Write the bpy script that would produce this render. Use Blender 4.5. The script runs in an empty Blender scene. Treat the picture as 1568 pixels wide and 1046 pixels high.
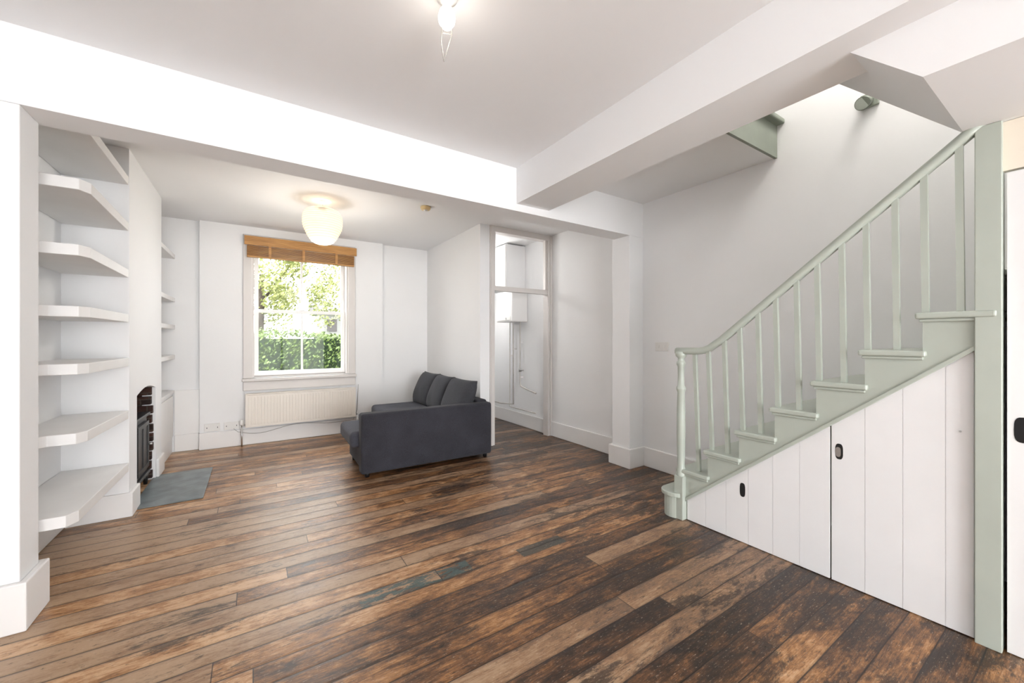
import bpy, math, random
from mathutils import Vector, Matrix
random.seed(7)
S = bpy.context.scene
col = S.collection

# ---------------------------------------------------------------- materials
def lin(r, g, b):
    f = lambda c: (c/255/12.92) if c/255 <= .04045 else ((c/255+.055)/1.055)**2.4
    return (f(r), f(g), f(b), 1)

class NT:
    def __init__(s, name):
        s.m = bpy.data.materials.new(name); s.m.use_nodes = True
        s.t = s.m.node_tree; s.n = s.t.nodes; s.l = s.t.links
        s.b = s.n['Principled BSDF']
    def new(s, typ, **kw):
        n = s.n.new(typ)
        for k, v in kw.items(): setattr(n, k, v)
        return n
    def set(s, sock, v):
        if hasattr(v, 'is_output') or isinstance(v, bpy.types.NodeSocket): s.l.new(v, sock)
        else: sock.default_value = v
    def math(s, op, a, b=None, c=None, clamp=False):
        n = s.new('ShaderNodeMath', operation=op); n.use_clamp = clamp
        s.set(n.inputs[0], a)
        if b is not None: s.set(n.inputs[1], b)
        if c is not None: s.set(n.inputs[2], c)
        return n.outputs[0]
    def mix(s, f, a, b, blend='MIX'):
        n = s.new('ShaderNodeMix', data_type='RGBA', blend_type=blend)
        s.set(n.inputs[0], f); s.set(n.inputs[6], a); s.set(n.inputs[7], b)
        return n.outputs[2]
    def pos(s):
        return s.new('ShaderNodeNewGeometry').outputs['Position']
    def mapping(s, vec, scale=(1, 1, 1), loc=(0, 0, 0)):
        n = s.new('ShaderNodeMapping'); s.l.new(vec, n.inputs[0])
        s.set(n.inputs['Scale'], scale); s.set(n.inputs['Location'], loc)
        return n.outputs[0]
    def noise(s, vec, scale, detail=4, rough=.5, dist=0):
        n = s.new('ShaderNodeTexNoise'); s.l.new(vec, n.inputs['Vector'])
        n.inputs['Scale'].default_value = scale; n.inputs['Detail'].default_value = detail
        n.inputs['Roughness'].default_value = rough; n.inputs['Distortion'].default_value = dist
        return n.outputs[0]
    def ramp(s, f, stops):
        n = s.new('ShaderNodeValToRGB'); s.l.new(f, n.inputs[0])
        e = n.color_ramp.elements
        while len(e) < len(stops): e.new(.5)
        for el, (p, c) in zip(e, stops): el.position = p; el.color = c
        return n.outputs[0]
    def bump(s, h, strength=.2, dist=.01):
        n = s.new('ShaderNodeBump'); s.l.new(h, n.inputs['Height'])
        n.inputs['Strength'].default_value = strength; n.inputs['Distance'].default_value = dist
        s.l.new(n.outputs[0], s.b.inputs['Normal'])

def paint(name, c, rough=.6, var=.03, scale=3, bump=.05, bscale=60, metal=0):
    k = NT(name); p = k.pos()
    n = k.noise(p, scale, 5)
    c2 = tuple(max(0, x*(1-var*4)) for x in c[:3])+(1,)
    k.set(k.b.inputs['Base Color'], k.ramp(n, [(.3, c2), (.65, c)]))
    k.b.inputs['Roughness'].default_value = rough
    k.b.inputs['Metallic'].default_value = metal
    if bump: k.bump(k.noise(p, bscale, 3), bump, .004)
    return k.m

M_wall = paint('wall_paint', (.864, .866, .870, 1), .7, .008, 1.2, .08, 30)
M_ceil = paint('ceiling_paint', (.875, .877, .883, 1), .8, .006, 1, .04, 25)
M_trim = paint('trim_gloss', (.85, .84, .83, 1), .35, .01, 2, .02)
M_shelf = paint('shelf_paint', (.85, .842, .832, 1), .5, .012, 4, .05)
M_frame = paint('window_paint', (.69, .655, .63, 1), .4, .01, 2, .02)
M_door = paint('door_paint', (.845, .842, .845, 1), .45, .012, 3, .05)
M_cream = paint('cream_paint', lin(240, 230, 214), .6, .01)
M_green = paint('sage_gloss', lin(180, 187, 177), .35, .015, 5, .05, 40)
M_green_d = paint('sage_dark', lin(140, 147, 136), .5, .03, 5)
M_black = paint('black_iron', (.012, .012, .013, 1), .4, .05, 8)
M_dark = paint('void_shade', (.01, .009, .009, 1), .9, 0)  # near-black colour standing in for shade inside holes and slots
M_metal = paint('brushed_metal', (.6, .6, .6, 1), .3, .05, 8, metal=1)
M_brass = paint('pipe_copper_paint', (.62, .60, .57, 1), .4, .05, 8)
M_wire = paint('wire_grey', (.25, .24, .22, 1), .5, 0)
M_rad = paint('radiator_enamel', lin(236, 229, 219), .35, .01)
M_plastic = paint('white_plastic', (.8, .79, .77, 1), .35, 0)
M_plastic_y = paint('aged_plastic', lin(225, 200, 150), .4, .03)
M_slate = paint('slate', lin(124, 132, 134), .4, .1, 9, .3, 25)

def fabric(name, c):
    k = NT(name); p = k.pos()
    n = k.noise(p, 260, 2); n2 = k.noise(p, 5, 3)
    f = k.math('ADD', k.math('MULTIPLY', n, .6), k.math('MULTIPLY', n2, .4))
    k.set(k.b.inputs['Base Color'], k.ramp(f, [(.35, tuple(x*.6 for x in c[:3])+(1,)), (.65, tuple(x*1.35 for x in c[:3])+(1,))]))
    k.b.inputs['Roughness'].default_value = .95
    k.b.inputs['Sheen Weight'].default_value = .05
    k.bump(n, .3, .002); return k.m
M_fab = fabric('charcoal_fabric', lin(50, 50, 57))
M_fab2 = fabric('charcoal_seat_fabric', lin(68, 69, 78))
M_fab3 = fabric('charcoal_cushion_fabric', lin(60, 61, 66))

def brick():
    k = NT('firebox_brick'); p = k.pos()
    sp = k.new('ShaderNodeSeparateXYZ'); k.l.new(p, sp.inputs[0])
    cb = k.new('ShaderNodeCombineXYZ')
    k.l.new(k.math('ADD', sp.outputs[0], sp.outputs[1]), cb.inputs[0]); k.l.new(sp.outputs[2], cb.inputs[1])
    b = k.new('ShaderNodeTexBrick'); k.l.new(cb.outputs[0], b.inputs['Vector'])
    b.inputs['Scale'].default_value = 4.5
    b.inputs['Color1'].default_value = lin(76, 50, 42); b.inputs['Color2'].default_value = lin(40, 30, 27)
    b.inputs['Mortar'].default_value = lin(74, 66, 60)
    k.l.new(b.outputs[0], k.b.inputs['Base Color']); k.b.inputs['Roughness'].default_value = .95
    k.bump(k.noise(p, 40, 4), .6, .02); return k.m
M_brick = brick()

def bamboo():
    k = NT('blind_wood'); p = k.pos()
    n = k.noise(k.mapping(p, (2, 2, 60)), 3, 4)
    k.set(k.b.inputs['Base Color'], k.ramp(n, [(.3, lin(148, 98, 50)), (.7, lin(204, 154, 88))]))
    k.b.inputs['Roughness'].default_value = .4; return k.m
M_bamboo = bamboo()

def emis(name, c, st):
    k = NT(name); k.b.inputs['Base Color'].default_value = c
    k.b.inputs['Emission Color'].default_value = c; k.b.inputs['Emission Strength'].default_value = st
    return k.m
M_bulb = emis('bulb_glow', (1, .93, .82, 1), 5)

def paper():
    k = NT('rice_paper'); p = k.pos()
    out = [n for n in k.n if n.type == 'OUTPUT_MATERIAL'][0]
    sp = k.new('ShaderNodeSeparateXYZ'); k.l.new(p, sp.inputs[0])
    w = k.math('SINE', k.math('MULTIPLY', sp.outputs[2], 300))
    rib = k.ramp(k.math('ADD', k.math('MULTIPLY', w, .5), .5), [(.0, (1, 1, 1, 1)), (.45, (0, 0, 0, 1))])
    k.set(k.b.inputs['Base Color'], k.mix(rib, (.74, .68, .59, 1), (.50, .43, .35, 1)))
    k.b.inputs['Roughness'].default_value = .85
    k.b.inputs['Emission Color'].default_value = (1, .76, .55, 1)
    k.l.new(k.math('SUBTRACT', .30, k.math('MULTIPLY', rib, .15)), k.b.inputs['Emission Strength'])
    t = k.new('ShaderNodeBsdfTransparent'); t.inputs[0].default_value = (1, .95, .88, 1)
    m = k.new('ShaderNodeMixShader'); m.inputs[0].default_value = .12
    k.l.new(k.b.outputs[0], m.inputs[1]); k.l.new(t.outputs[0], m.inputs[2]); k.l.new(m.outputs[0], out.inputs[0])
    return k.m
M_paper = paper()

def glass():
    k = NT('window_glass'); k.n.remove(k.b)
    out = [n for n in k.n if n.type == 'OUTPUT_MATERIAL'][0]
    t = k.new('ShaderNodeBsdfTransparent'); g = k.new('ShaderNodeBsdfGlossy'); g.inputs['Roughness'].default_value = .02
    m = k.new('ShaderNodeMixShader'); m.inputs[0].default_value = .006
    k.l.new(t.outputs[0], m.inputs[1]); k.l.new(g.outputs[0], m.inputs[2]); k.l.new(m.outputs[0], out.inputs[0])
    return k.m
M_glass = glass()

def leaf(name, c1, c2):
    k = NT(name); p = k.pos()
    k.set(k.b.inputs['Base Color'], k.ramp(k.noise(p, 6, 5, .7), [(.3, c1), (.7, c2)]))
    k.b.inputs['Roughness'].default_value = .6
    return k.m
M_hedge = leaf('hedge_leaves', lin(54, 74, 34), lin(118, 138, 66))
M_tree = leaf('tree_leaves', lin(104, 118, 68), lin(166, 166, 100))
M_bark = paint('bark', lin(70, 60, 50), .9, .1, 10, .5)
M_grass = leaf('lawn', lin(50, 68, 34), lin(80, 92, 50))
M_render = paint('house_render', lin(120, 119, 116), .8)
M_roof = paint('roof_tile', lin(74, 70, 69), .8)

def floor_mat():
    k = NT('old_floorboards'); p = k.pos()
    sp = k.new('ShaderNodeSeparateXYZ'); k.l.new(p, sp.inputs[0])
    x, y = sp.outputs[0], sp.outputs[1]
    W = .116
    ywob = k.math('MULTIPLY', k.math('SUBTRACT', k.noise(k.mapping(p, (1, .2, 1)), 1.5, 2), .5), .012)
    ys = k.math('DIVIDE', k.math('ADD', k.math('ADD', y, .063), ywob), W)
    row = k.math('FLOOR', ys); fy = k.math('FRACT', ys)
    wn = k.new('ShaderNodeTexWhiteNoise', noise_dimensions='1D'); k.l.new(row, wn.inputs['W'])
    rr = wn.outputs[0]
    xs = k.math('ADD', k.math('DIVIDE', x, 3.1), k.math('MULTIPLY', rr, 9.37))
    cc = k.math('FLOOR', xs); fx = k.math('FRACT', xs)
    cb = k.new('ShaderNodeCombineXYZ'); k.l.new(row, cb.inputs[0]); k.l.new(cc, cb.inputs[1])
    w2 = k.new('ShaderNodeTexWhiteNoise', noise_dimensions='2D'); k.l.new(cb.outputs[0], w2.inputs['Vector'])
    r2 = w2.outputs[0]
    off = k.new('ShaderNodeCombineXYZ'); k.l.new(k.math('MULTIPLY', r2, 37), off.inputs[0]); k.l.new(k.math('MULTIPLY', rr, 11), off.inputs[2])
    va = k.new('ShaderNodeVectorMath', operation='ADD'); k.l.new(p, va.inputs[0]); k.l.new(off.outputs[0], va.inputs[1])
    v = va.outputs[0]
    off2 = k.new('ShaderNodeCombineXYZ'); k.l.new(k.math('MULTIPLY', r2, .6), off2.inputs[0]); k.l.new(k.math('MULTIPLY', r2, .22), off2.inputs[2])
    vb = k.new('ShaderNodeVectorMath', operation='ADD'); k.l.new(p, vb.inputs[0]); k.l.new(off2.outputs[0], vb.inputs[1])
    q = vb.outputs[0]
    grain = k.noise(k.mapping(v, (2.0, 44, 1)), 2.4, 7, .7, .8)
    fine = k.noise(k.mapping(v, (8, 150, 1)), 3, 4, .7)
    wear = k.noise(k.mapping(v, (2.2, 6, 1)), 1.9, 9, .78, .5)
    mott = k.noise(k.mapping(q, (1, 2.2, 1)), 7, 8, .75, .4)
    big = k.noise(k.mapping(p, (.6, 1.1, 1)), 1.1, 4, .6, .3)
    bias = k.math('MULTIPLY', k.math('SUBTRACT', 1.0, x), .08)
    def ctr(s, w): return k.math('MULTIPLY', k.math('SUBTRACT', s, .5), w)
    f = k.math('ADD', .56, bias)
    for s_, w_ in ((r2, .44), (grain, .85), (fine, .5), (wear, 1.30), (mott, 1.0), (big, .9)):
        f = k.math('ADD', f, ctr(s_, w_))
    pale = k.math('MULTIPLY', k.math('COMPARE', row, 18.0, .1), .20)
    f = k.math('ADD', f, pale)
    c = k.ramp(f, [(.10, lin(38, 28, 23)), (.29, lin(76, 52, 35)), (.48, lin(122, 84, 52)), (.64, lin(163, 116, 72)), (.90, lin(206, 168, 130))])
    grey = k.math('MULTIPLY', k.math('GREATER_THAN', r2, .78), .45)
    c = k.mix(grey, c, lin(116, 103, 91))
    kn = k.new('ShaderNodeTexVoronoi'); k.l.new(k.mapping(v, (1.2, 3, 1)), kn.inputs['Vector']); kn.inputs['Scale'].default_value = 2.4
    kd = k.ramp(kn.outputs['Distance'], [(.03, (1, 1, 1, 1)), (.09, (0, 0, 0, 1))])
    c = k.mix(k.math('MULTIPLY', kd, .7), c, lin(32, 20, 15))
    stn = k.math('ADD', k.noise(k.mapping(q, (.9, 3.2, 1)), 2.3, 9, .78, .3), k.math('MULTIPLY', k.math('SUBTRACT', x, .7), .028))
    st = k.ramp(stn, [(.535, (0, 0, 0, 1)), (.595, (1, 1, 1, 1))])
    c = k.mix(k.math('MULTIPLY', st, .80), c, lin(38, 29, 25))
    dg = k.ramp(k.noise(k.mapping(p, (5, 16, 1)), 5, 4, .7), [(.61, (0, 0, 0, 1)), (.67, (1, 1, 1, 1))])
    c = k.mix(k.math('MULTIPLY', dg, .7), c, lin(34, 24, 19))
    def box(x0, x1, y0, y1):
        a = k.math('MULTIPLY', k.math('GREATER_THAN', x, x0), k.math('LESS_THAN', x, x1))
        b = k.math('MULTIPLY', k.math('GREATER_THAN', y, y0), k.math('LESS_THAN', y, y1))
        return k.math('MULTIPLY', a, b)
    pn = k.ramp(k.noise(k.mapping(p, (3, 9, 1)), 3.5, 6, .7), [(.47, (0, 0, 0, 1)), (.51, (1, 1, 1, 1))])
    c = k.mix(k.math('MULTIPLY', box(.42, 1.0, 1.91, 2.02), k.math('MULTIPLY', pn, .85)), c, lin(58, 84, 84))
    c = k.mix(k.math('MULTIPLY', box(1.30, 1.62, 1.86, 1.95), .85), c, lin(54, 60, 56))
    sc = k.ramp(k.noise(k.mapping(p, (7, 26, 1)), 6, 4, .75), [(.59, (0, 0, 0, 1)), (.67, (1, 1, 1, 1))])
    c = k.mix(k.math('MULTIPLY', sc, .5), c, lin(210, 190, 168))
    edge = k.math('MINIMUM', fy, k.math('SUBTRACT', 1.0, fy))
    ed = k.ramp(edge, [(.0, (1, 1, 1, 1)), (.11, (0, 0, 0, 1))])
    c = k.mix(k.math('MULTIPLY', ed, .40), c, lin(50, 34, 25))
    g1 = k.math('LESS_THAN', edge, .020); g2 = k.math('LESS_THAN', fx, .0014)
    gap = k.math('MAXIMUM', g1, g2)
    c = k.mix(k.math('MULTIPLY', gap, .8), c, lin(22, 15, 12))
    k.l.new(c, k.b.inputs['Base Color'])
    r = k.math('ADD', .14, k.math('MULTIPLY', mott, .40))
    k.l.new(r, k.b.inputs['Roughness'])
    k.b.inputs['Specular IOR Level'].default_value = .5
    h = k.math('ADD', k.math('MULTIPLY', grain, .25), k.math('MULTIPLY', mott, .3))
    h = k.math('ADD', h, k.math('MULTIPLY', rr, .2))
    h = k.math('SUBTRACT', k.math('SUBTRACT', h, k.math('MULTIPLY', gap, 1.2)), k.math('MULTIPLY', ed, .4))
    k.bump(h, .45, .006)
    return k.m
M_floor = floor_mat()

# ---------------------------------------------------------------- geometry helpers
def obj_from(name, verts, faces, mat, smooth=False):
    me = bpy.data.meshes.new(name); me.from_pydata(verts, [], faces); me.update()
    import bmesh
    bm = bmesh.new(); bm.from_mesh(me); bmesh.ops.recalc_face_normals(bm, faces=bm.faces); bm.to_mesh(me); bm.free()
    if smooth:
        for p in me.polygons: p.use_smooth = True
    me.materials.append(mat)
    o = bpy.data.objects.new(name, me); col.objects.link(o); return o

def mbox(name, boxes, mat, bevel=0, seg=2):
    V, F = [], []
    for (x0, x1, y0, y1, z0, z1) in boxes:
        n = len(V)
        V += [(x, y, z) for z in (z0, z1) for y in (y0, y1) for x in (x0, x1)]
        F += [tuple(n+i for i in f) for f in ((0, 2, 3, 1), (4, 5, 7, 6), (0, 1, 5, 4), (2, 6, 7, 3), (0, 4, 6, 2), (1, 3, 7, 5))]
    o = obj_from(name, V, F, mat)
    if bevel:
        m = o.modifiers.new('bevel', 'BEVEL'); m.width = bevel; m.segments = seg; m.limit_method = 'ANGLE'
    return o
def box(name, x0, x1, y0, y1, z0, z1, mat, bevel=0, seg=2): return mbox(name, [(x0, x1, y0, y1, z0, z1)], mat, bevel, seg)

def prism(name, pts, axis, a0, a1, mat, bevel=0):
    def mk(a, p):
        return {'x': (a, p[0], p[1]), 'y': (p[0], a, p[1]), 'z': (p[0], p[1], a)}[axis]
    n = len(pts)
    V = [mk(a0, p) for p in pts]+[mk(a1, p) for p in pts]
    F = [tuple(range(n)), tuple(range(2*n-1, n-1, -1))]+[(i, (i+1) % n, n+(i+1) % n, n+i) for i in range(n)]
    o = obj_from(name, V, F, mat)
    if bevel:
        m = o.modifiers.new('bevel', 'BEVEL'); m.width = bevel; m.segments = 2; m.limit_method = 'ANGLE'
    return o

def cyl(name, p0, p1, r, mat, seg=20, r2=None):
    p0, p1 = Vector(p0), Vector(p1); d = p1-p0; q = d.to_track_quat('Z', 'Y'); r2 = r if r2 is None else r2
    V = []
    for (c, rad) in ((p0, r), (p1, r2)):
        for i in range(seg):
            a = 2*math.pi*i/seg; V.append(tuple(c+q @ Vector((rad*math.cos(a), rad*math.sin(a), 0))))
    F = [tuple(range(seg-1, -1, -1)), tuple(range(seg, 2*seg))]+[(i, (i+1) % seg, seg+(i+1) % seg, seg+i) for i in range(seg)]
    o = obj_from(name, V, F, mat)
    for p in o.data.polygons:
        if len(p.vertices) == 4: p.use_smooth = True
    return o

def lathe(name, prof, cx, cy, mat, seg=28):
    V, F = [], []
    for r, z in prof:
        for i in range(seg):
            a = 2*math.pi*i/seg; V.append((cx+r*math.cos(a), cy+r*math.sin(a), z))
    for j in range(len(prof)-1):
        for i in range(seg):
            F.append((j*seg+i, j*seg+(i+1) % seg, (j+1)*seg+(i+1) % seg, (j+1)*seg+i))
    return obj_from(name, V, F, mat, True)

def tube(name, pts, r, mat, smooth=True):
    cu = bpy.data.curves.new(name, 'CURVE'); cu.dimensions = '3D'
    sp = cu.splines.new('POLY'); sp.points.add(len(pts)-1)
    for a, b in zip(sp.points, pts): a.co = (*b, 1)
    cu.bevel_depth = r; cu.bevel_resolution = 4; cu.use_fill_caps = True
    o = bpy.data.objects.new(name, cu); cu.materials.append(mat); col.objects.link(o); return o

def group(name, parts, loc=(0, 0, 0)):
    e = bpy.data.objects.new(name, None); e.empty_display_size = .1; e.location = loc; col.objects.link(e)
    for p in parts:
        p.parent = e; p.matrix_parent_inverse = Matrix.Translation(-Vector(loc))
    return e

# ---------------------------------------------------------------- shell
H = 2.60; BK = -4.2
XL = -1.07; XR = 3.25; XS = 2.515
box('floor', XL-.15, XR+.15, BK-.1, 5.9, -.12, 0, M_floor)
mbox('ceiling', [(XL-.15, XS, BK-.1, 5.9, H, H+.15), (XS, XR+.15, 1.39, 5.9, H, H+.15)], M_ceil)
GX0, GX1, GZ0, GZ1 = -.03, 1.07, .79, 2.46
YW, YS = 5.66, 5.72
mbox('wall_front', [(XL-.15, GX0, YS, 6.0, 0, H), (GX1, XR+.15, YS, 6.0, 0, H), (GX0, GX1, YS, 6.0, 0, GZ0), (GX0, GX1, YS, 6.0, GZ1, H),
                    (-.516, GX0, YW, YS, 0, H), (GX1, 1.519, YW, YS, 0, H), (GX0, GX1, YW, YS, 0, GZ0), (GX0, GX1, YW, YS, GZ1, H)], M_wall)
box('wall_left', XL-.15, XL, BK, YS, 0, H, M_wall)
box('wall_right', XR, XR+.15, BK, YS, 0, 4.8, M_wall)
mbox('wall_back', [(XL-.15, -.6, BK-.15, BK, 0, 4.8), (2.2, XR+.15, BK-.15, BK, 0, 4.8), (-.6, 2.2, BK-.15, BK, 2.3, 4.8)], M_wall)
group('added_rear_opening', [mbox('rear_frame', [(-.6, -.54, BK-.1, BK-.04, 0, 2.3), (2.14, 2.2, BK-.1, BK-.04, 0, 2.3), (.77, .83, BK-.1, BK-.04, 0, 2.3), (-.6, 2.2, BK-.1, BK-.04, 2.24, 2.3)], M_frame)])  # invented opening behind the camera, added to carry the fill light
mbox('wall_stairwell', [(XS-.1, XS, BK, 1.5, H+.15, 4.8), (XS-.1, XR+.15, 2.6, 2.7, H+.15, 4.8), (XS-.1, XS, 1.5, 2.7, H+.15, 4.8)], M_wall)
box('ceiling_stairwell', XS-.1, XR+.15, BK, 2.7, 4.8, 4.9, M_ceil)
mbox('wall_stair_side', [(XS+.0, XS+.04, BK, -.62, 0, H), (XS+.0, XS+.04, -.62, .25, 2.123, H)], M_wall)
box('wall_partition', 2.20, 2.325, 4.04, YS, 0, H, M_wall)
box('beam_cross', XL, XR, 2.58, 2.78, 2.263, H+.01, M_ceil)
box('beam_long', 1.73, 2.05, BK, 2.58, 2.32, H+.01, M_ceil)
prism('beam_bulkhead', [(BK, 2.123), (.350, 2.123), (.822, H+.01), (BK, H+.01)], 'x', 1.86, XS+.002, M_ceil)
box('pillar_left', XL, -.844, 2.58, 2.76, 0, 2.263, M_wall, .004)
box('pillar_right', 3.05, XR, 2.58, 2.80, 0, 2.263, M_wall, .004)

fy0, fy1 = 4.04, 4.715
pts = [(3.82, 0), (fy0, 0), (fy0, .825)]
for i in range(1, 10):
    t = i/10; pts.append((fy0+(fy1-fy0)*t, .825+.04*math.sin(math.pi*t)))
pts += [(fy1, .825), (fy1, 0), (4.98, 0), (4.98, H), (3.82, H)]
cb = prism('chimney_front', pts, 'x', -.74, -.83, M_wall)
sides = mbox('chimney_sides', [(XL, -.83, 3.82, 4.0, 0, H), (XL, -.83, 4.75, 4.98, 0, H), (XL, -.83, 4.0, 4.75, .95, H)], M_wall)
br = mbox('firebox_lining', [(XL, -.775, 4.0, 4.037, 0, .95), (XL, -.775, 4.718, 4.75, 0, .95), (XL, XL+.02, 4.0, 4.75, 0, .95), (XL, -.83, 4.0, 4.75, .9, .95)], M_brick)
rb = []
for i in range(10):
    z = .02+i*.082; rb.append((-1.0, -.752-random.random()*.02, 4.685-random.random()*.022, 4.72, z, z+.068))
rbo = mbox('jamb_bricks', rb, M_brick, .004)
group('wall_chimney_breast', [cb, sides, br, rbo])
group('alcove_cupboard', [box('carcass', XL+.005, -.76, 4.985, YS-.005, 0, .66, M_door), box('top', XL+.005, -.74, 4.985, YS-.005, .66, .69, M_door, .003),
      box('door', -.76, -.748, 5.02, 5.69, .18, .63, M_trim, .003)])
box('trim_1', -.74, -.518, YS-.018, YS, .19, .685, M_trim, .003)

def skirt(name, x0, x1, y0, y1, h=.19):
    return mbox(name, [(x0, x1, y0, y1, 0, h)], M_trim, .008, 2)
skirt('baseboard_front', -.52, 1.54, YW-.022, YW)
skirt('baseboard_front_corner', 1.54, 2.178, YS-.022, YS)
skirt('baseboard_front_left', -.74, -.52, YS-.022, YS)
prism('baseboard_partition', [(2.178, 4.018), (2.325, 4.018), (2.325, 4.04), (2.2, 4.04), (2.2, YS-.022), (2.178, YS-.022)], 'z', 0, .19, M_trim, .006)
skirt('baseboard_right', XR-.022, XR, 2.825, 4.02)
skirt('baseboard_right_stair', XR-.022, XR, 1.85, 2.555)
prism('baseboard_right_pillar', [(3.022, 2.553), (XR, 2.553), (XR, 2.58), (3.05, 2.58), (3.05, 2.80), (XR, 2.80), (XR, 2.827), (3.022, 2.827)], 'z', 0, .19, M_trim, .006)
prism('baseboard_left_pillar', [(XL, 2.552), (-.816, 2.552), (-.816, 2.788), (XL, 2.788), (XL, 2.76), (-.844, 2.76), (-.844, 2.58), (XL, 2.58)], 'z', 0, .21, M_trim, .006)
prism('baseboard_chimney', [(XL+.02, 3.798), (-.718, 3.798), (-.718, 4.03), (-.74, 4.03), (-.74, 3.82), (XL+.02, 3.82)], 'z', 0, .17, M_trim, .006)
skirt('baseboard_chimney_far', -.74, -.718, 4.73, 5.0, .17)
skirt('baseboard_left_alcove', XL, XL+.02, 2.79, 3.82, .17)
skirt('baseboard_left', XL, XL+.02, BK, 2.55)
box('hearth_slab', -.76, -.335, 3.93, 4.80, 0, .012, M_slate, .004)

# ---------------------------------------------------------------- stove
st = [box('body', -.97, -.775, 4.10, 4.58, .12, .60, M_black, .012), box('top_plate', -.98, -.755, 4.08, 4.60, .60, .625, M_black, .006),
      box('base_plate', -.98, -.755, 4.08, 4.60, .10, .125, M_black, .006), box('door', -.775, -.76, 4.15, 4.53, .17, .56, M_black, .006),
      box('door_frame_low', -.762, -.752, 4.15, 4.53, .17, .205, M_black, .002), box('door_frame_top', -.762, -.752, 4.15, 4.53, .525, .56, M_black, .002),
      box('door_frame_a', -.762, -.752, 4.15, 4.185, .206, .524, M_black, .002), box('door_frame_b', -.762, -.752, 4.495, 4.53, .206, .524, M_black, .002), box('door_bar', -.762, -.754, 4.335, 4.345, .206, .524, M_black),
      cyl('flue', (-.90, 4.34, .62), (-.90, 4.34, .89), .055, M_black), cyl('handle', (-.752, 4.51, .36), (-.73, 4.51, .36), .008, M_metal)]
for i, (a, b) in enumerate([(-.95, 4.13), (-.95, 4.55), (-.78, 4.13), (-.78, 4.55)]):
    st.append(cyl('leg_%d' % (i+1), (a, b, .012), (a, b, .11), .014, M_black, 10, .02))
group('wood_stove', st)

# ---------------------------------------------------------------- shelves
def shelf(i, z, yf, xf):
    p = [(XL+.002, 3.818), (XL+.002, 2.78), (-.93, yf-.03), (-.90, yf), (xf-.03, yf), (xf, yf+.06), (-.742, 3.818)]
    return prism('shelf_%d' % i, p, 'z', z-.058, z, M_shelf, .003)
data = [(2.40, 2.90, -.73), (2.075, 2.90, -.72), (1.745, 2.95, -.735), (1.43, 3.05, -.76), (1.12, 3.05, -.765), (.75, 3.03, -.765), (.378, 2.84, -.75)]
group('alcove_shelves', [shelf(i+1, *d) for i, d in enumerate(data)])
group('alcove_shelves.001', [prism('shelf_%d' % (i+1), [(XL+.002, 4.982), (XL+.002, YS-.002), (-.735, YS-.002), (-.745, 4.982)], 'z', z-.045, z, M_shelf, .003) for i, z in enumerate((2.19, 1.71, 1.41, 1.08))])

# ---------------------------------------------------------------- front window
w = []
ya, yb = YW-.03, YW
w.append(box('architrave_left', -.11, GX0+.01, ya, yb, .786, 2.50, M_frame, .006))
w.append(box('architrave_right', GX1-.01, 1.15, ya, yb, .786, 2.50, M_frame, .006))
w.append(box('architrave_top', GX0+.011, GX1-.011, ya, yb, 2.44, 2.50, M_frame, .006))
w.append(box('apron', -.11, 1.15, YW-.028, YW, .64, .749, M_frame, .006))
w.append(box('sill', -.12, 1.16, YW-.055, YW-.0, .75, .785, M_frame, .006))
w.append(box('inner_sill', GX0+.001, GX1-.001, YW, YW+.12, .765, .792, M_frame))
w.append(mbox('reveal_box', [(GX0, GX0+.03, YW, 5.98, GZ0, GZ1), (GX1-.03, GX1, YW, 5.98, GZ0, GZ1), (GX0+.03, GX1-.03, YW, 5.98, GZ1-.03, GZ1), (GX0+.03, GX1-.03, YW+.12, 6.05, GZ0-.03, GZ0+.02)], M_frame))
def sash(nm, y0, z0, z1, br):
    y1 = y0+.04; x0, x1 = GX0+.031, GX1-.031; c = (x0+x1)/2
    return [mbox(nm, [(x0, x0+.045, y0, y1, z0, z1), (x1-.045, x1, y0, y1, z0, z1), (x0+.045, x1-.045, y0, y1, z0, z0+br), (x0+.045, x1-.045, y0, y1, z1-.04, z1), (c-.011, c+.011, y0+.005, y1-.005, z0+br, z1-.04)], M_trim),
            box(nm+'_glass', x0+.04, x1-.04, y0+.018, y0+.022, z0+.03, z1-.03, M_glass)]
w += sash('lower_sash', YW+.10, .81, 1.625, .05)
w += sash('upper_sash', YW+.15, 1.585, 2.43, .04)
w.append(box('catch', .49, .55, YW+.095, YW+.14, 1.625, 1.645, M_metal, .004))
group('window_1', w)

bl = [box('headrail', -.085, 1.14, YW-.085, YW-.032, 2.43, 2.465, M_bamboo, .003), box('valance', -.095, 1.15, YW-.105, YW-.09, 2.365, 2.47, M_bamboo, .003)]
for i in range(14):
    z = 2.362-i*.0085
    bl.append(box('slat_%d' % (i+1), -.07, 1.125, YW-.09+random.uniform(-.003, .003), YW-.035, z-.004, z, M_bamboo))
bl.append(box('bottom_rail', -.07, 1.125, YW-.09, YW-.035, 2.225, 2.243, M_bamboo, .003))
for i, xx in enumerate((.16, .52, .9)):
    bl.append(box('tape_%d' % (i+1), xx-.014, xx+.014, YW-.108, YW-.106, 2.228, 2.47, M_bamboo))
    bl.append(box('tape_low_%d' % (i+1), xx-.014, xx+.014, YW-.095, YW-.0935, 2.225, 2.37, M_bamboo))
bl.append(tube('pull_cord', [(1.12, YW-.1, 2.4), (1.12, YW-.1, 1.7)], .0015, M_plastic))
group('wooden_blind', bl)

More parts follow.
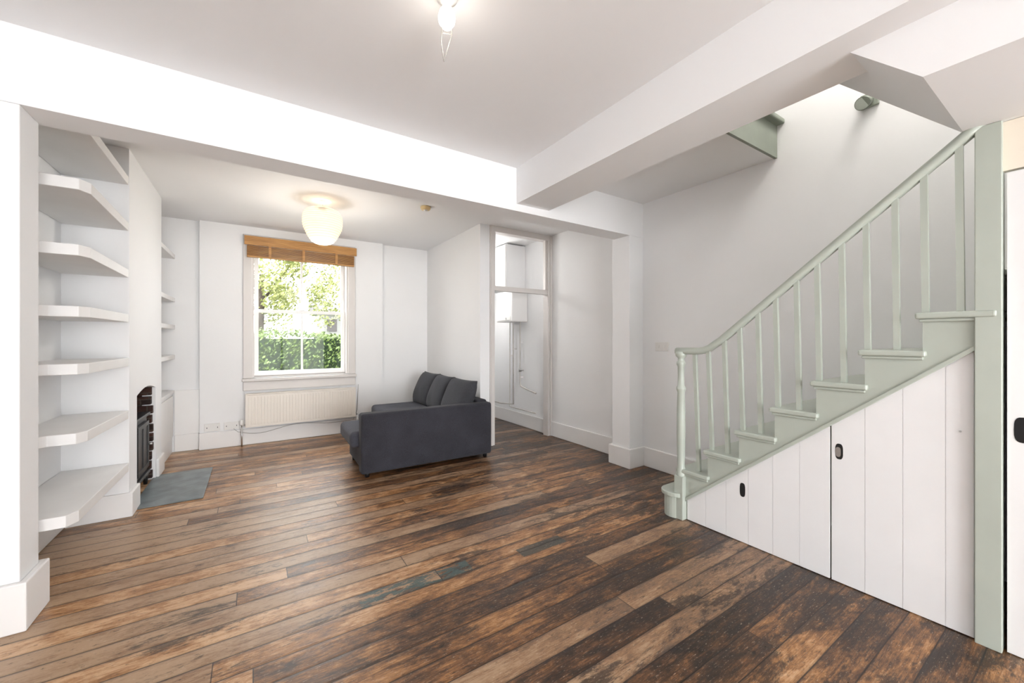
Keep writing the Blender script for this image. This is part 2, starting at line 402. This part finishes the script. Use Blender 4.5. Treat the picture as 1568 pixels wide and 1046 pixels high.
r = [box('back_panel', -.08, 1.13, 5.545, 5.56, .22, .60, M_rad, .004)]
ribs = []
n = 36
for i in range(n):
    x0 = -.06+i*(1.17/n); ribs.append((x0, x0+.02, 5.538, 5.55, .25, .575))
r.append(mbox('ribs', ribs, M_rad, .003, 2))
r.append(box('top_grille', -.085, 1.135, 5.535, 5.62, .60, .612, M_rad, .003))
r.append(mbox('end_panels', [(-.085, -.078, 5.54, 5.62, .22, .60), (1.128, 1.135, 5.54, 5.62, .22, .60)], M_rad))
r.append(mbox('brackets', [(.1, .13, 5.56, YW-.001, .3, .5), (.9, .93, 5.56, YW-.001, .3, .5)], M_rad))
r.append(cyl('valve_pipe', (-.12, 5.57, 0), (-.12, 5.57, .25), .008, M_metal, 12))
r.append(cyl('valve_link', (-.12, 5.57, .25), (-.08, 5.57, .25), .009, M_metal, 12))
r.append(lathe('valve_knob', [(0, .25), (.018, .25), (.02, .27), (.017, .31), (0, .315)], -.12, 5.57, M_plastic, 16))
r.append(cyl('return_pipe', (1.16, 5.57, 0), (1.16, 5.57, .25), .008, M_metal, 12))
r.append(cyl('return_link', (1.13, 5.57, .25), (1.16, 5.57, .25), .009, M_metal, 12))
group('radiator', r)
pts = [(-.2, YW-.024, .21)]
for i in range(24):
    t = i/23; pts.append((-.16+1.28*t, 5.625, .17-.05*math.sin(t*9)*(1-t)))
pts += [(1.17, 5.625, .3), (1.19, YW-.008, .64)]
tube('power_cable', pts, .0022, M_wire)
for i, xx in enumerate((-.40, -.22)):
    group('wall_socket' if i == 0 else 'wall_socket.%03d' % i, [box('plate', xx-.073, xx+.073, YW-.012, YW, .20+.0, .29, M_plastic, .004), mbox('switches', [(xx-.02, xx-.008, YW-.016, YW-.01, .255, .275), (xx+.008, xx+.02, YW-.016, YW-.01, .255, .275)], M_plastic, .001),
        mbox('pin_slots', [(xx-.052, xx-.046, YW-.0128, YW-.0118, .235, .25), (xx+.046, xx+.052, YW-.0128, YW-.0118, .235, .25)], M_dark)])
group('light_switch', [box('plate', XR-.012, XR, 2.285, 2.43, 1.14, 1.225, M_plastic, .004), mbox('rockers', [(XR-.016, XR-.01, 2.32, 2.335, 1.17, 1.195), (XR-.016, XR-.01, 2.38, 2.395, 1.17, 1.195)], M_plastic, .001)])

# ---------------------------------------------------------------- hallway door frame with transom
df = [(2.325, 2.385, 4.02, 4.12, 0, H), (3.185, XR, 4.02, 4.12, 0, H), (2.385, 3.185, 4.02, 4.12, 2.53, H), (2.385, 3.185, 4.03, 4.11, 1.835, 1.89),
      (2.385, 2.41, 4.045, 4.09, 1.89, 2.53), (3.16, 3.185, 4.045, 4.09, 1.89, 2.53)]
group('door_1', [mbox('frame', df, M_frame), box('transom_glass', 2.40, 3.17, 4.062, 4.066, 1.88, 2.54, M_glass),
      mbox('architrave', [(2.335, 2.36, 4.008, 4.02, 0, H-.002), (3.215, XR-.001, 4.008, 4.02, 0, H-.002)], M_frame, .004)])
group('wall_cabinet', [box('carcass', 2.93, XR-.002, 4.62, 5.35, 1.98, 2.58, M_door, .004), mbox('doors', [(2.912, 2.93, 4.625, 4.98, 1.99, 2.57), (2.912, 2.93, 4.99, 5.345, 1.99, 2.57)], M_trim, .004), box('handle', 2.895, 2.912, 4.95, 4.965, 2.1, 2.2, M_metal, .003)])
group('boiler', [box('casing', 2.98, XR-.002, 4.56, 4.98, 1.50, 1.93, M_trim, .012), box('control_strip', 2.972, 2.985, 4.6, 4.94, 1.52, 1.57, M_plastic, .003), cyl('dial', (2.965, 4.7, 1.545), (2.975, 4.7, 1.545), .015, M_metal, 14)])
group('water_pipes', [tube('pipe_1', [(3.2, 4.68, 1.5), (3.2, 4.68, .62), (3.2, 4.66, .58), (3.2, 4.5, .55), (3.2, 4.3, .52)], .011, M_brass), tube('pipe_2', [(3.2, 4.86, 1.5), (3.2, 4.86, .3), (3.2, 5.2, .27), (3.2, 5.6, .27)], .011, M_brass),
      tube('pipe_3', [(3.2, 4.95, 1.5), (3.2, 4.95, .25), (3.2, 4.4, .25), (3.2, 4.3, .25)], .009, M_brass), lathe('valve', [(0, .79), (.022, .79), (.022, .84), (0, .84)], 3.2, 4.68, M_metal, 14), cyl('valve_tap', (3.2, 4.68, .815), (3.2, 4.6, .815), .01, M_metal, 10),
      mbox('clips', [(3.2, XR, 4.67, 4.69, 1.2, 1.22), (3.2, XR, 4.85, 4.87, 1.1, 1.12), (3.2, XR, 4.94, 4.96, 1.0, 1.02), (3.2, XR, 4.67, 4.69, .7, .72)], M_plastic)])
skirt('baseboard_hall', XR-.022, XR, 4.12, YS)
group('wooden_plaque', [box('board', 2.325, 2.345, 4.5, 4.62, 1.98, 2.2, M_bamboo, .01), box('peg', 2.345, 2.375, 4.55, 4.57, 2.0, 2.02, M_bamboo, .004)])

# ---------------------------------------------------------------- staircase
def fk(k): return 1.494+.2*(3-k) if k > 1 else 1.82
def zk(k): return .17*k+.01
N = 15
sp_ = []
treads = []; ris = []; sco = []
for k in range(2, N+1):
    f, z = fk(k), zk(k)
    xo = 2.482 if k < 9 else XS+.045
    treads.append((xo, XR-.002, f-.235, f, z-.028, z))
    ris.append((XS+.045 if k >= 9 else XS-.004, XR-.002, f-.04, f-.022, z-.17, z-.028))
    if k < 9: sco.append((2.494, 2.515, f-.225, f-.012, z-.042, z-.028))
sp_.append(mbox('treads', treads, M_green, .008, 3)); sp_.append(mbox('risers', ris, M_green)); sp_.append(mbox('scotia', sco, M_green, .004))
low = lambda y: .137+(1.636-y)*.818
pts = [(1.66, 0.06), (1.66, zk(2)-.028)]
for k in range(2, 9):
    ynext = fk(k+1)-.022
    pts.append((max(ynext, .30), zk(k)-.028))
    if k < 8: pts.append((ynext, zk(k+1)-.028))
pts.append((.30, low(.30)))
pts.append((1.64, low(1.64)))
sp_.append(prism('string', pts, 'x', 2.506, 2.53, M_green))
sp_.append(prism('string_bead', [(1.64, low(1.64)-.012), (1.64, low(1.64)+.012), (.318, low(.318)+.012), (.318, low(.318)-.012)], 'x', 2.498, 2.51, M_green, .003))
c = [(XR-.002, 1.62), (XR-.002, 1.82)]
for i in range(0, 13):
    a = math.pi/2+math.pi*i/12; c.append((2.525+.09*math.cos(a), 1.725+.095*math.sin(a)))
sp_.append(prism('curtail_tread', c, 'z', zk(1)-.03, zk(1), M_green, .006))
c2 = [(XR-.002, 1.64), (XR-.002, 1.80)]
for i in range(0, 13):
    a = math.pi/2+math.pi*i/12; c2.append((2.525+.068*math.cos(a), 1.725+.075*math.sin(a)))
sp_.append(prism('curtail_riser', c2, 'z', 0, zk(1)-.03, M_green))
nx, ny = 2.505, 1.665
sp_.append(mbox('newel_base', [(nx-.034, nx+.034, ny-.034, ny+.034, 0, .30)], M_green, .005))
prof = [(.034, .30), (.036, .315), (.028, .33), (.03, .345), (.024, .36), (.026, .45), (.029, .60), (.028, .75), (.024, .88), (.031, .90), (.031, .915), (.022, .93), (.021, 1.0), (.023, 1.06), (.030, 1.075), (.030, 1.09), (.022, 1.10), (.022, 1.12), (.036, 1.135), (.038, 1.15), (.036, 1.165), (.0, 1.17)]
sp_.append(lathe('newel_shaft', prof, nx, ny, M_green))
def rail_z(y): return 1.327+(1.282-y)*.828
path = [(1.70, 1.168), (1.60, 1.168), (1.54, 1.169), (1.50, 1.176), (1.46, 1.192), (1.42, 1.22)]
y = 1.38
while y > .31:
    path.append((y, rail_z(y))); y -= .08
path.append((.30, rail_z(.30)))
V, F = [], []
sec = [(-.026, -.014), (-.028, .006), (-.018, .02), (0, .026), (.018, .02), (.028, .006), (.026, -.014), (.014, -.02), (-.014, -.02)]
for i, (y, z) in enumerate(path):
    a = path[max(i-1, 0)]; b = path[min(i+1, len(path)-1)]
    d = Vector((0, b[0]-a[0], b[1]-a[1])).normalized(); up = Vector((0, -d.z, d.y))
    if up.z < 0: up = -up
    for (sx, su) in sec:
        q = Vector((2.508, y, z))+Vector((sx, 0, 0))+up*su; V.append(tuple(q))
m = len(sec)
for i in range(len(path)-1):
    for j in range(m): F.append((i*m+j, i*m+(j+1) % m, (i+1)*m+(j+1) % m, (i+1)*m+j))
F += [tuple(range(m)), tuple(range((len(path)-1)*m, len(path)*m))]
sp_.append(obj_from('handrail', V, F, M_green, True))
def railtop(y):
    for (a, b) in zip(path, path[1:]):
        if b[0] <= y <= a[0]:
            t = (a[0]-y)/(a[0]-b[0]); return a[1]+(b[1]-a[1])*t
    return rail_z(y)
bi = 0
for k in range(2, 9):
    for off in (.03, .135):
        y = fk(k)-off
        if k == 2 and off < .1: continue
        bi += 1
        ln = .042-.0055*(k-2)
        xt = 2.508; xb = xt+ln; zb, zt = zk(k), railtop(y)-.012; s = .0115; yt = y+.004
        V = [(xb+a*s, y+b*s, zb) for a, b in ((-1, -1), (1, -1), (1, 1), (-1, 1))]+[(xt+a*s, yt+b*s, zt) for a, b in ((-1, -1), (1, -1), (1, 1), (-1, 1))]
        sp_.append(obj_from('baluster_%d' % bi, V, [(0, 1, 2, 3), (4, 5, 6, 7), (0, 1, 5, 4), (1, 2, 6, 5), (2, 3, 7, 6), (3, 0, 4, 7)], M_green))
sp_.append(box('post', 2.488, 2.56, .246, .318, 0, 2.122, M_green, .003))
group('staircase', sp_)
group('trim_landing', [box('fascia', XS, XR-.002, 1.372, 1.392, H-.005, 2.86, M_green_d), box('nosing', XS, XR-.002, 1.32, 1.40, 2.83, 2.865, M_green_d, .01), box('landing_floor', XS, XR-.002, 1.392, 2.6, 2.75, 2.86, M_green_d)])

# under-stair cupboards
def boards(nm, ya, yb, zoff=.006, wd=.135):
    out = []; y = ya; i = 0
    while y > yb+.001:
        y2 = max(y-wd, yb); i += 1
        g = .0011
        out.append(prism('%s_board_%d' % (nm, i), [(y-g, .004), (y-g, low(y-g)-zoff), (y2+g, low(y2+g)-zoff), (y2+g, .004)], 'x', 2.515, 2.53, M_door))
        y = y2
    out.append(prism(nm+'_backing', [(ya, .004), (ya, low(ya)-zoff), (yb, low(yb)-zoff), (yb, .004)], 'x', 2.5172, 2.535, M_door))
    return out
def oval(nm, x, y, z, w_, h_, mat, dx=.003):
    pts = []
    for i in range(24):
        a = 2*math.pi*i/24; c_, s_ = math.cos(a), math.sin(a)
        pts.append((y+w_/2*math.copysign(abs(c_)**.7, c_), z+h_/2*math.copysign(abs(s_)**.6, s_)))
    return prism(nm, pts, 'x', x-dx, x+.004, mat)
d1 = boards('door', 1.626, .8155)+[oval('finger_hole', 2.515, 1.255, .325, .032, .085, M_dark, .001)]
d2 = boards('door', .8085, .322)+[oval('finger_hole', 2.515, .776, .675, .032, .08, M_dark, .001), oval('hole_rim', 2.5155, .780, .672, .022, .05, M_metal, .0022), cyl('latch_pin', (2.515, .36, .86), (2.508, .36, .86), .004, M_metal, 8)]
group('understair_cupboard_door', d1); group('understair_cupboard_door.001', d2)
box('gap_shade_strip', 2.536, 2.56, .322, 1.63, 0, .14, M_dark)  # dark strip behind the doors, its colour stands in for gap shade
d3 = []
y = .236
for i in range(6):
    d3.append(box('board_%d' % (i+1), 2.515, 2.532, y-.135+.0012, y, .004, 1.915, M_door)); y -= .136
d3.append(box('backing', 2.5175, 2.54, -.58, .236, .004, 1.915, M_door))
d3.append(oval('finger_hole', 2.515, .197, .895, .045, .10, M_dark, .001))
group('door_2', d3)
box('trim_3', XS, 2.545, -.62, .246, 1.925, 2.122, M_cream)

# ---------------------------------------------------------------- sofa
def cushion(name, w_, h_, t_, mat, loc, rot):
    n = 14; V, F = [], []
    for s in (1, -1):
        for i in range(n+1):
            for j in range(n+1):
                u, v = -1+2*i/n, -1+2*j/n
                th = ((1-abs(u)**3.2)*(1-abs(v)**3.2))**.55
                V.append((u*w_/2*(1-.05*(1-v*v)*abs(u)**6), v*h_/2*(1-.05*(1-u*u)*abs(v)**6), s*t_/2*th+.004*math.sin(5*u+3*v)*th))
    for s in range(2):
        b = s*(n+1)**2
        for i in range(n):
            for j in range(n):
                F.append((b+i*(n+1)+j, b+(i+1)*(n+1)+j, b+(i+1)*(n+1)+j+1, b+i*(n+1)+j+1))
    o = obj_from(name, V, F, mat, True)
    import bmesh
    bm = bmesh.new(); bm.from_mesh(o.data); bmesh.ops.remove_doubles(bm, verts=bm.verts, dist=.0005); bmesh.ops.recalc_face_normals(bm, faces=bm.faces); bm.to_mesh(o.data); bm.free()
    o.location = loc; o.rotation_euler = rot
    return o
W_, L_ = 1.33, 1.66
so = [box('base', .02, W_-.02, .10, .72, .05, .27, M_fab, .02, 3), box('base_long', .50, W_-.02, .6, L_, .05, .27, M_fab, .02, 3),
      box('arm_panel', .0, W_, 0, .13, .035, .58, M_fab, .025, 4),
      box('back_panel', W_-.13, W_, .10, L_, .05, .60, M_fab, .03, 4),
      box('chaise_cushion', -.07, W_-.13, .13, .74, .25, .40, M_fab2, .045, 5),
      box('seat_cushion', .44, W_-.13, .745, L_, .25, .40, M_fab2, .045, 5)]
for i, (yy, rz) in enumerate(((.34, .06), (.86, -.04), (1.36, .03))):
    so.append(cushion('back_cushion_%d' % (i+1), .56, .45, .20, M_fab3, (W_-.24, yy, .60), (math.radians(68), 0, math.radians(-90)+rz)))
for i, (a, b) in enumerate([(.06, .05), (W_-.06, .05), (W_-.06, L_-.06), (.55, L_-.06), (.06, .66)]):
    so.append(cyl('leg_%d' % (i+1), (a, b, 0), (a, b, .06), .02, M_black, 12, .024))
sf = group('corner_sofa', so)
sf.location = (.80, 3.68, 0); sf.rotation_euler = (0, 0, math.radians(-1.3))

# ---------------------------------------------------------------- light fittings
lx, ly = .56, 4.23
key = [(.045, 2.530), (.10, 2.522), (.145, 2.500), (.170, 2.465), (.180, 2.42), (.178, 2.375), (.168, 2.33), (.150, 2.285), (.128, 2.245), (.105, 2.21), (.08, 2.19), (.05, 2.180)]
prof = []
for a, b in zip(key, key[1:]):
    for j in range(4):
        t = j/4; rr = a[0]+(b[0]-a[0])*t; zz = a[1]+(b[1]-a[1])*t
        prof.append((rr+.004*math.sin(zz*300), zz))
prof.append(key[-1])
prof_obj = lathe('paper_shade', prof, lx, ly, M_paper, 40)
cap = lathe('ceiling_rose', [(0, H), (.035, H), (.035, H-.012), (.016, H-.025), (0, H-.025)], lx, ly, M_plastic, 24)
cord = cyl('cord', (lx, ly, H-.02), (lx, ly, 2.44), .004, M_plastic, 8)
group('paper_lantern', [prof_obj, cap, cord])
bx, by = .635, 1.44
bp = [(0, 2.475), (.018, 2.478), (.031, 2.497), (.034, 2.517), (.028, 2.54), (.016, 2.56), (.014, 2.58)]
group('ceiling_bulb', [lathe('bulb', bp, bx, by, M_bulb, 24), lathe('rose', [(0, H), (.04, H), (.04, H-.012), (.018, H-.022), (0, H-.022)], bx, by, M_plastic, 24),
      tube('wire_left', [(bx-.012, by+.01, 2.55), (bx-.02, by+.01, 2.42), (bx-.012, by+.0, 2.34)], .0018, M_wire), tube('wire_right', [(bx+.018, by, 2.55), (bx+.022, by, 2.46), (bx-.012, by, 2.34)], .0018, M_wire),
      tube('wire_cross', [(bx-.018, by, 2.45), (bx+.02, by, 2.46)], .0018, M_wire)])
group('smoke_detector', [lathe('body', [(0, H), (.05, H), (.052, H-.015), (.042, H-.032), (0, H-.034)], 1.46, 3.84, M_plastic_y, 28), lathe('sensor', [(.02, H-.033), (.018, H-.042), (0, H-.044)], 1.46, 3.84, M_plastic, 16)])
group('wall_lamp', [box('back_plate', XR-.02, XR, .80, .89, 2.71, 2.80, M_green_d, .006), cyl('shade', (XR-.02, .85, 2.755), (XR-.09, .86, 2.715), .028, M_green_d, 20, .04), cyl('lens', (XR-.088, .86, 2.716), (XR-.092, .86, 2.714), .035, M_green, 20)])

# ---------------------------------------------------------------- outside
def leaves(name, pts, size, mat, core=None):
    V, F = [], []
    for p in pts:
        a = Vector((random.gauss(0, 1), random.gauss(0, 1), random.gauss(0, 1))).normalized()
        b = a.orthogonal().normalized(); c_ = a.cross(b); s = size*random.uniform(.6, 1.3); n = len(V); p = Vector(p)
        V += [tuple(p-b*s), tuple(p-c_*s*.5), tuple(p+b*s), tuple(p+c_*s*.5)]; F.append((n, n+1, n+2, n+3))
    me = bpy.data.meshes.new(name); me.from_pydata(V, [], F); me.materials.append(mat)
    o = bpy.data.objects.new(name, me); col.objects.link(o); return o
box('ground_outside', -14, 18, 6.05, 40, -.3, -.05, M_grass)
hp = []
for i in range(16000):
    x_ = random.uniform(-3.5, 6); z_ = random.uniform(.0, 1.36)
    if random.random() < .3: hp.append((x_, random.uniform(8.8, 9.6), 1.33+random.gauss(0, .04)+.05*math.sin(x_*3)))
    else: hp.append((x_, 8.8+random.gauss(0, .05), z_))
group('hedge', [leaves('leaves', hp, .035, M_hedge), box('core', -3.5, 6, 8.86, 9.55, -.05, 1.27, paint('hedge_core', lin(28, 48, 20), .9, .1, 10))])
tp = []
for i in range(46):
    cx, cy, cz = random.gauss(.0, .95), random.gauss(14, .7), random.uniform(1.6, 5.0)
    R = random.uniform(.35, .7)
    for j in range(300):
        v = Vector((random.gauss(0, 1), random.gauss(0, 1), random.gauss(0, 1))).normalized()*R*random.random()**.4
        tp.append((cx+v.x, cy+v.y, cz+v.z))
group('tree', [leaves('leaves', tp, .06, M_tree), cyl('trunk', (.1, 14, -.1), (.2, 14, 3.2), .14, M_bark, 12, .07), cyl('branch_1', (.2, 14, 2.4), (1.1, 14, 3.8), .05, M_bark, 8, .02), cyl('branch_2', (.18, 14, 2.6), (-.7, 14.1, 4), .05, M_bark, 8, .02)])
hb = [box('facade', 3.0, 9, 24, 25, -.1, 2.7, M_render), prism('roof', [(23.7, 2.7), (27, 3.7), (27, 2.7)], 'x', 2.8, 9.2, M_roof), mbox('windows', [(3.4+i*1.0, 3.9+i*1.0, 23.97, 24.0, 1.7, 2.4) for i in range(5)], M_roof)]
group('neighbour_house', hb)

# ---------------------------------------------------------------- lighting
wd = bpy.data.worlds.new('World'); S.world = wd; wd.use_nodes = True
bg = wd.node_tree.nodes['Background']; bg.inputs[0].default_value = (.95, .975, 1, 1); bg.inputs[1].default_value = 9.5
def area(name, loc, rot, sx, sy, e, c=(1, 1, 1), portal=False):
    l = bpy.data.lights.new(name, 'AREA'); l.shape = 'RECTANGLE'; l.size = sx; l.size_y = sy; l.energy = e; l.color = c
    if portal: l.cycles.is_portal = True
    o = bpy.data.objects.new(name, l); o.location = loc; o.rotation_euler = rot; col.objects.link(o); return o
R90 = math.radians(90)
area('front_window_portal', ((GX0+GX1)/2, 6.1, 1.6), (-R90, 0, 0), 1.2, 1.8, 1, portal=True)
area('rear_fill', (.8, BK-.2, 1.25), (R90, 0, 0), 2.7, 2.1, 152, (.985, .995, 1))  # added fill behind the camera, main light for the interior
def point(name, loc, e, r, c):
    l = bpy.data.lights.new(name, 'POINT'); l.energy = e; l.shadow_soft_size = r; l.color = c
    o = bpy.data.objects.new(name, l); o.location = loc; col.objects.link(o)
point('bulb_light', (bx, by, 2.42), .9, .05, (1, .93, .84))
point('lantern_light', (lx, ly, 1.98), 20, .14, (1, .94, .86))
point('lantern_inner_light', (lx, ly, 2.38), 9, .05, (1, .88, .74))
point('landing_fill', (2.88, .4, 3.9), 55, .2, (1, .95, .88))  # unseen lamp added to brighten the stairwell walls
point('hall_fill', (2.65, 5.0, 2.2), 18, .1, (1, .98, .95))  # added fill to lift the hallway, no fitting modelled

# ---------------------------------------------------------------- camera
cam = bpy.data.cameras.new('camera'); cam.sensor_width = 36; cam.lens = 36*604/1568; cam.shift_y = -.0019
cam.clip_start = .05
co = bpy.data.objects.new('camera', cam); co.location = (0, 0, 1.25); co.rotation_euler = (R90, 0, -math.radians(33.18)); col.objects.link(co)
S.camera = co
S.view_settings.view_transform = 'Standard'
S.view_settings.look = 'None'
S.view_settings.exposure = -.05
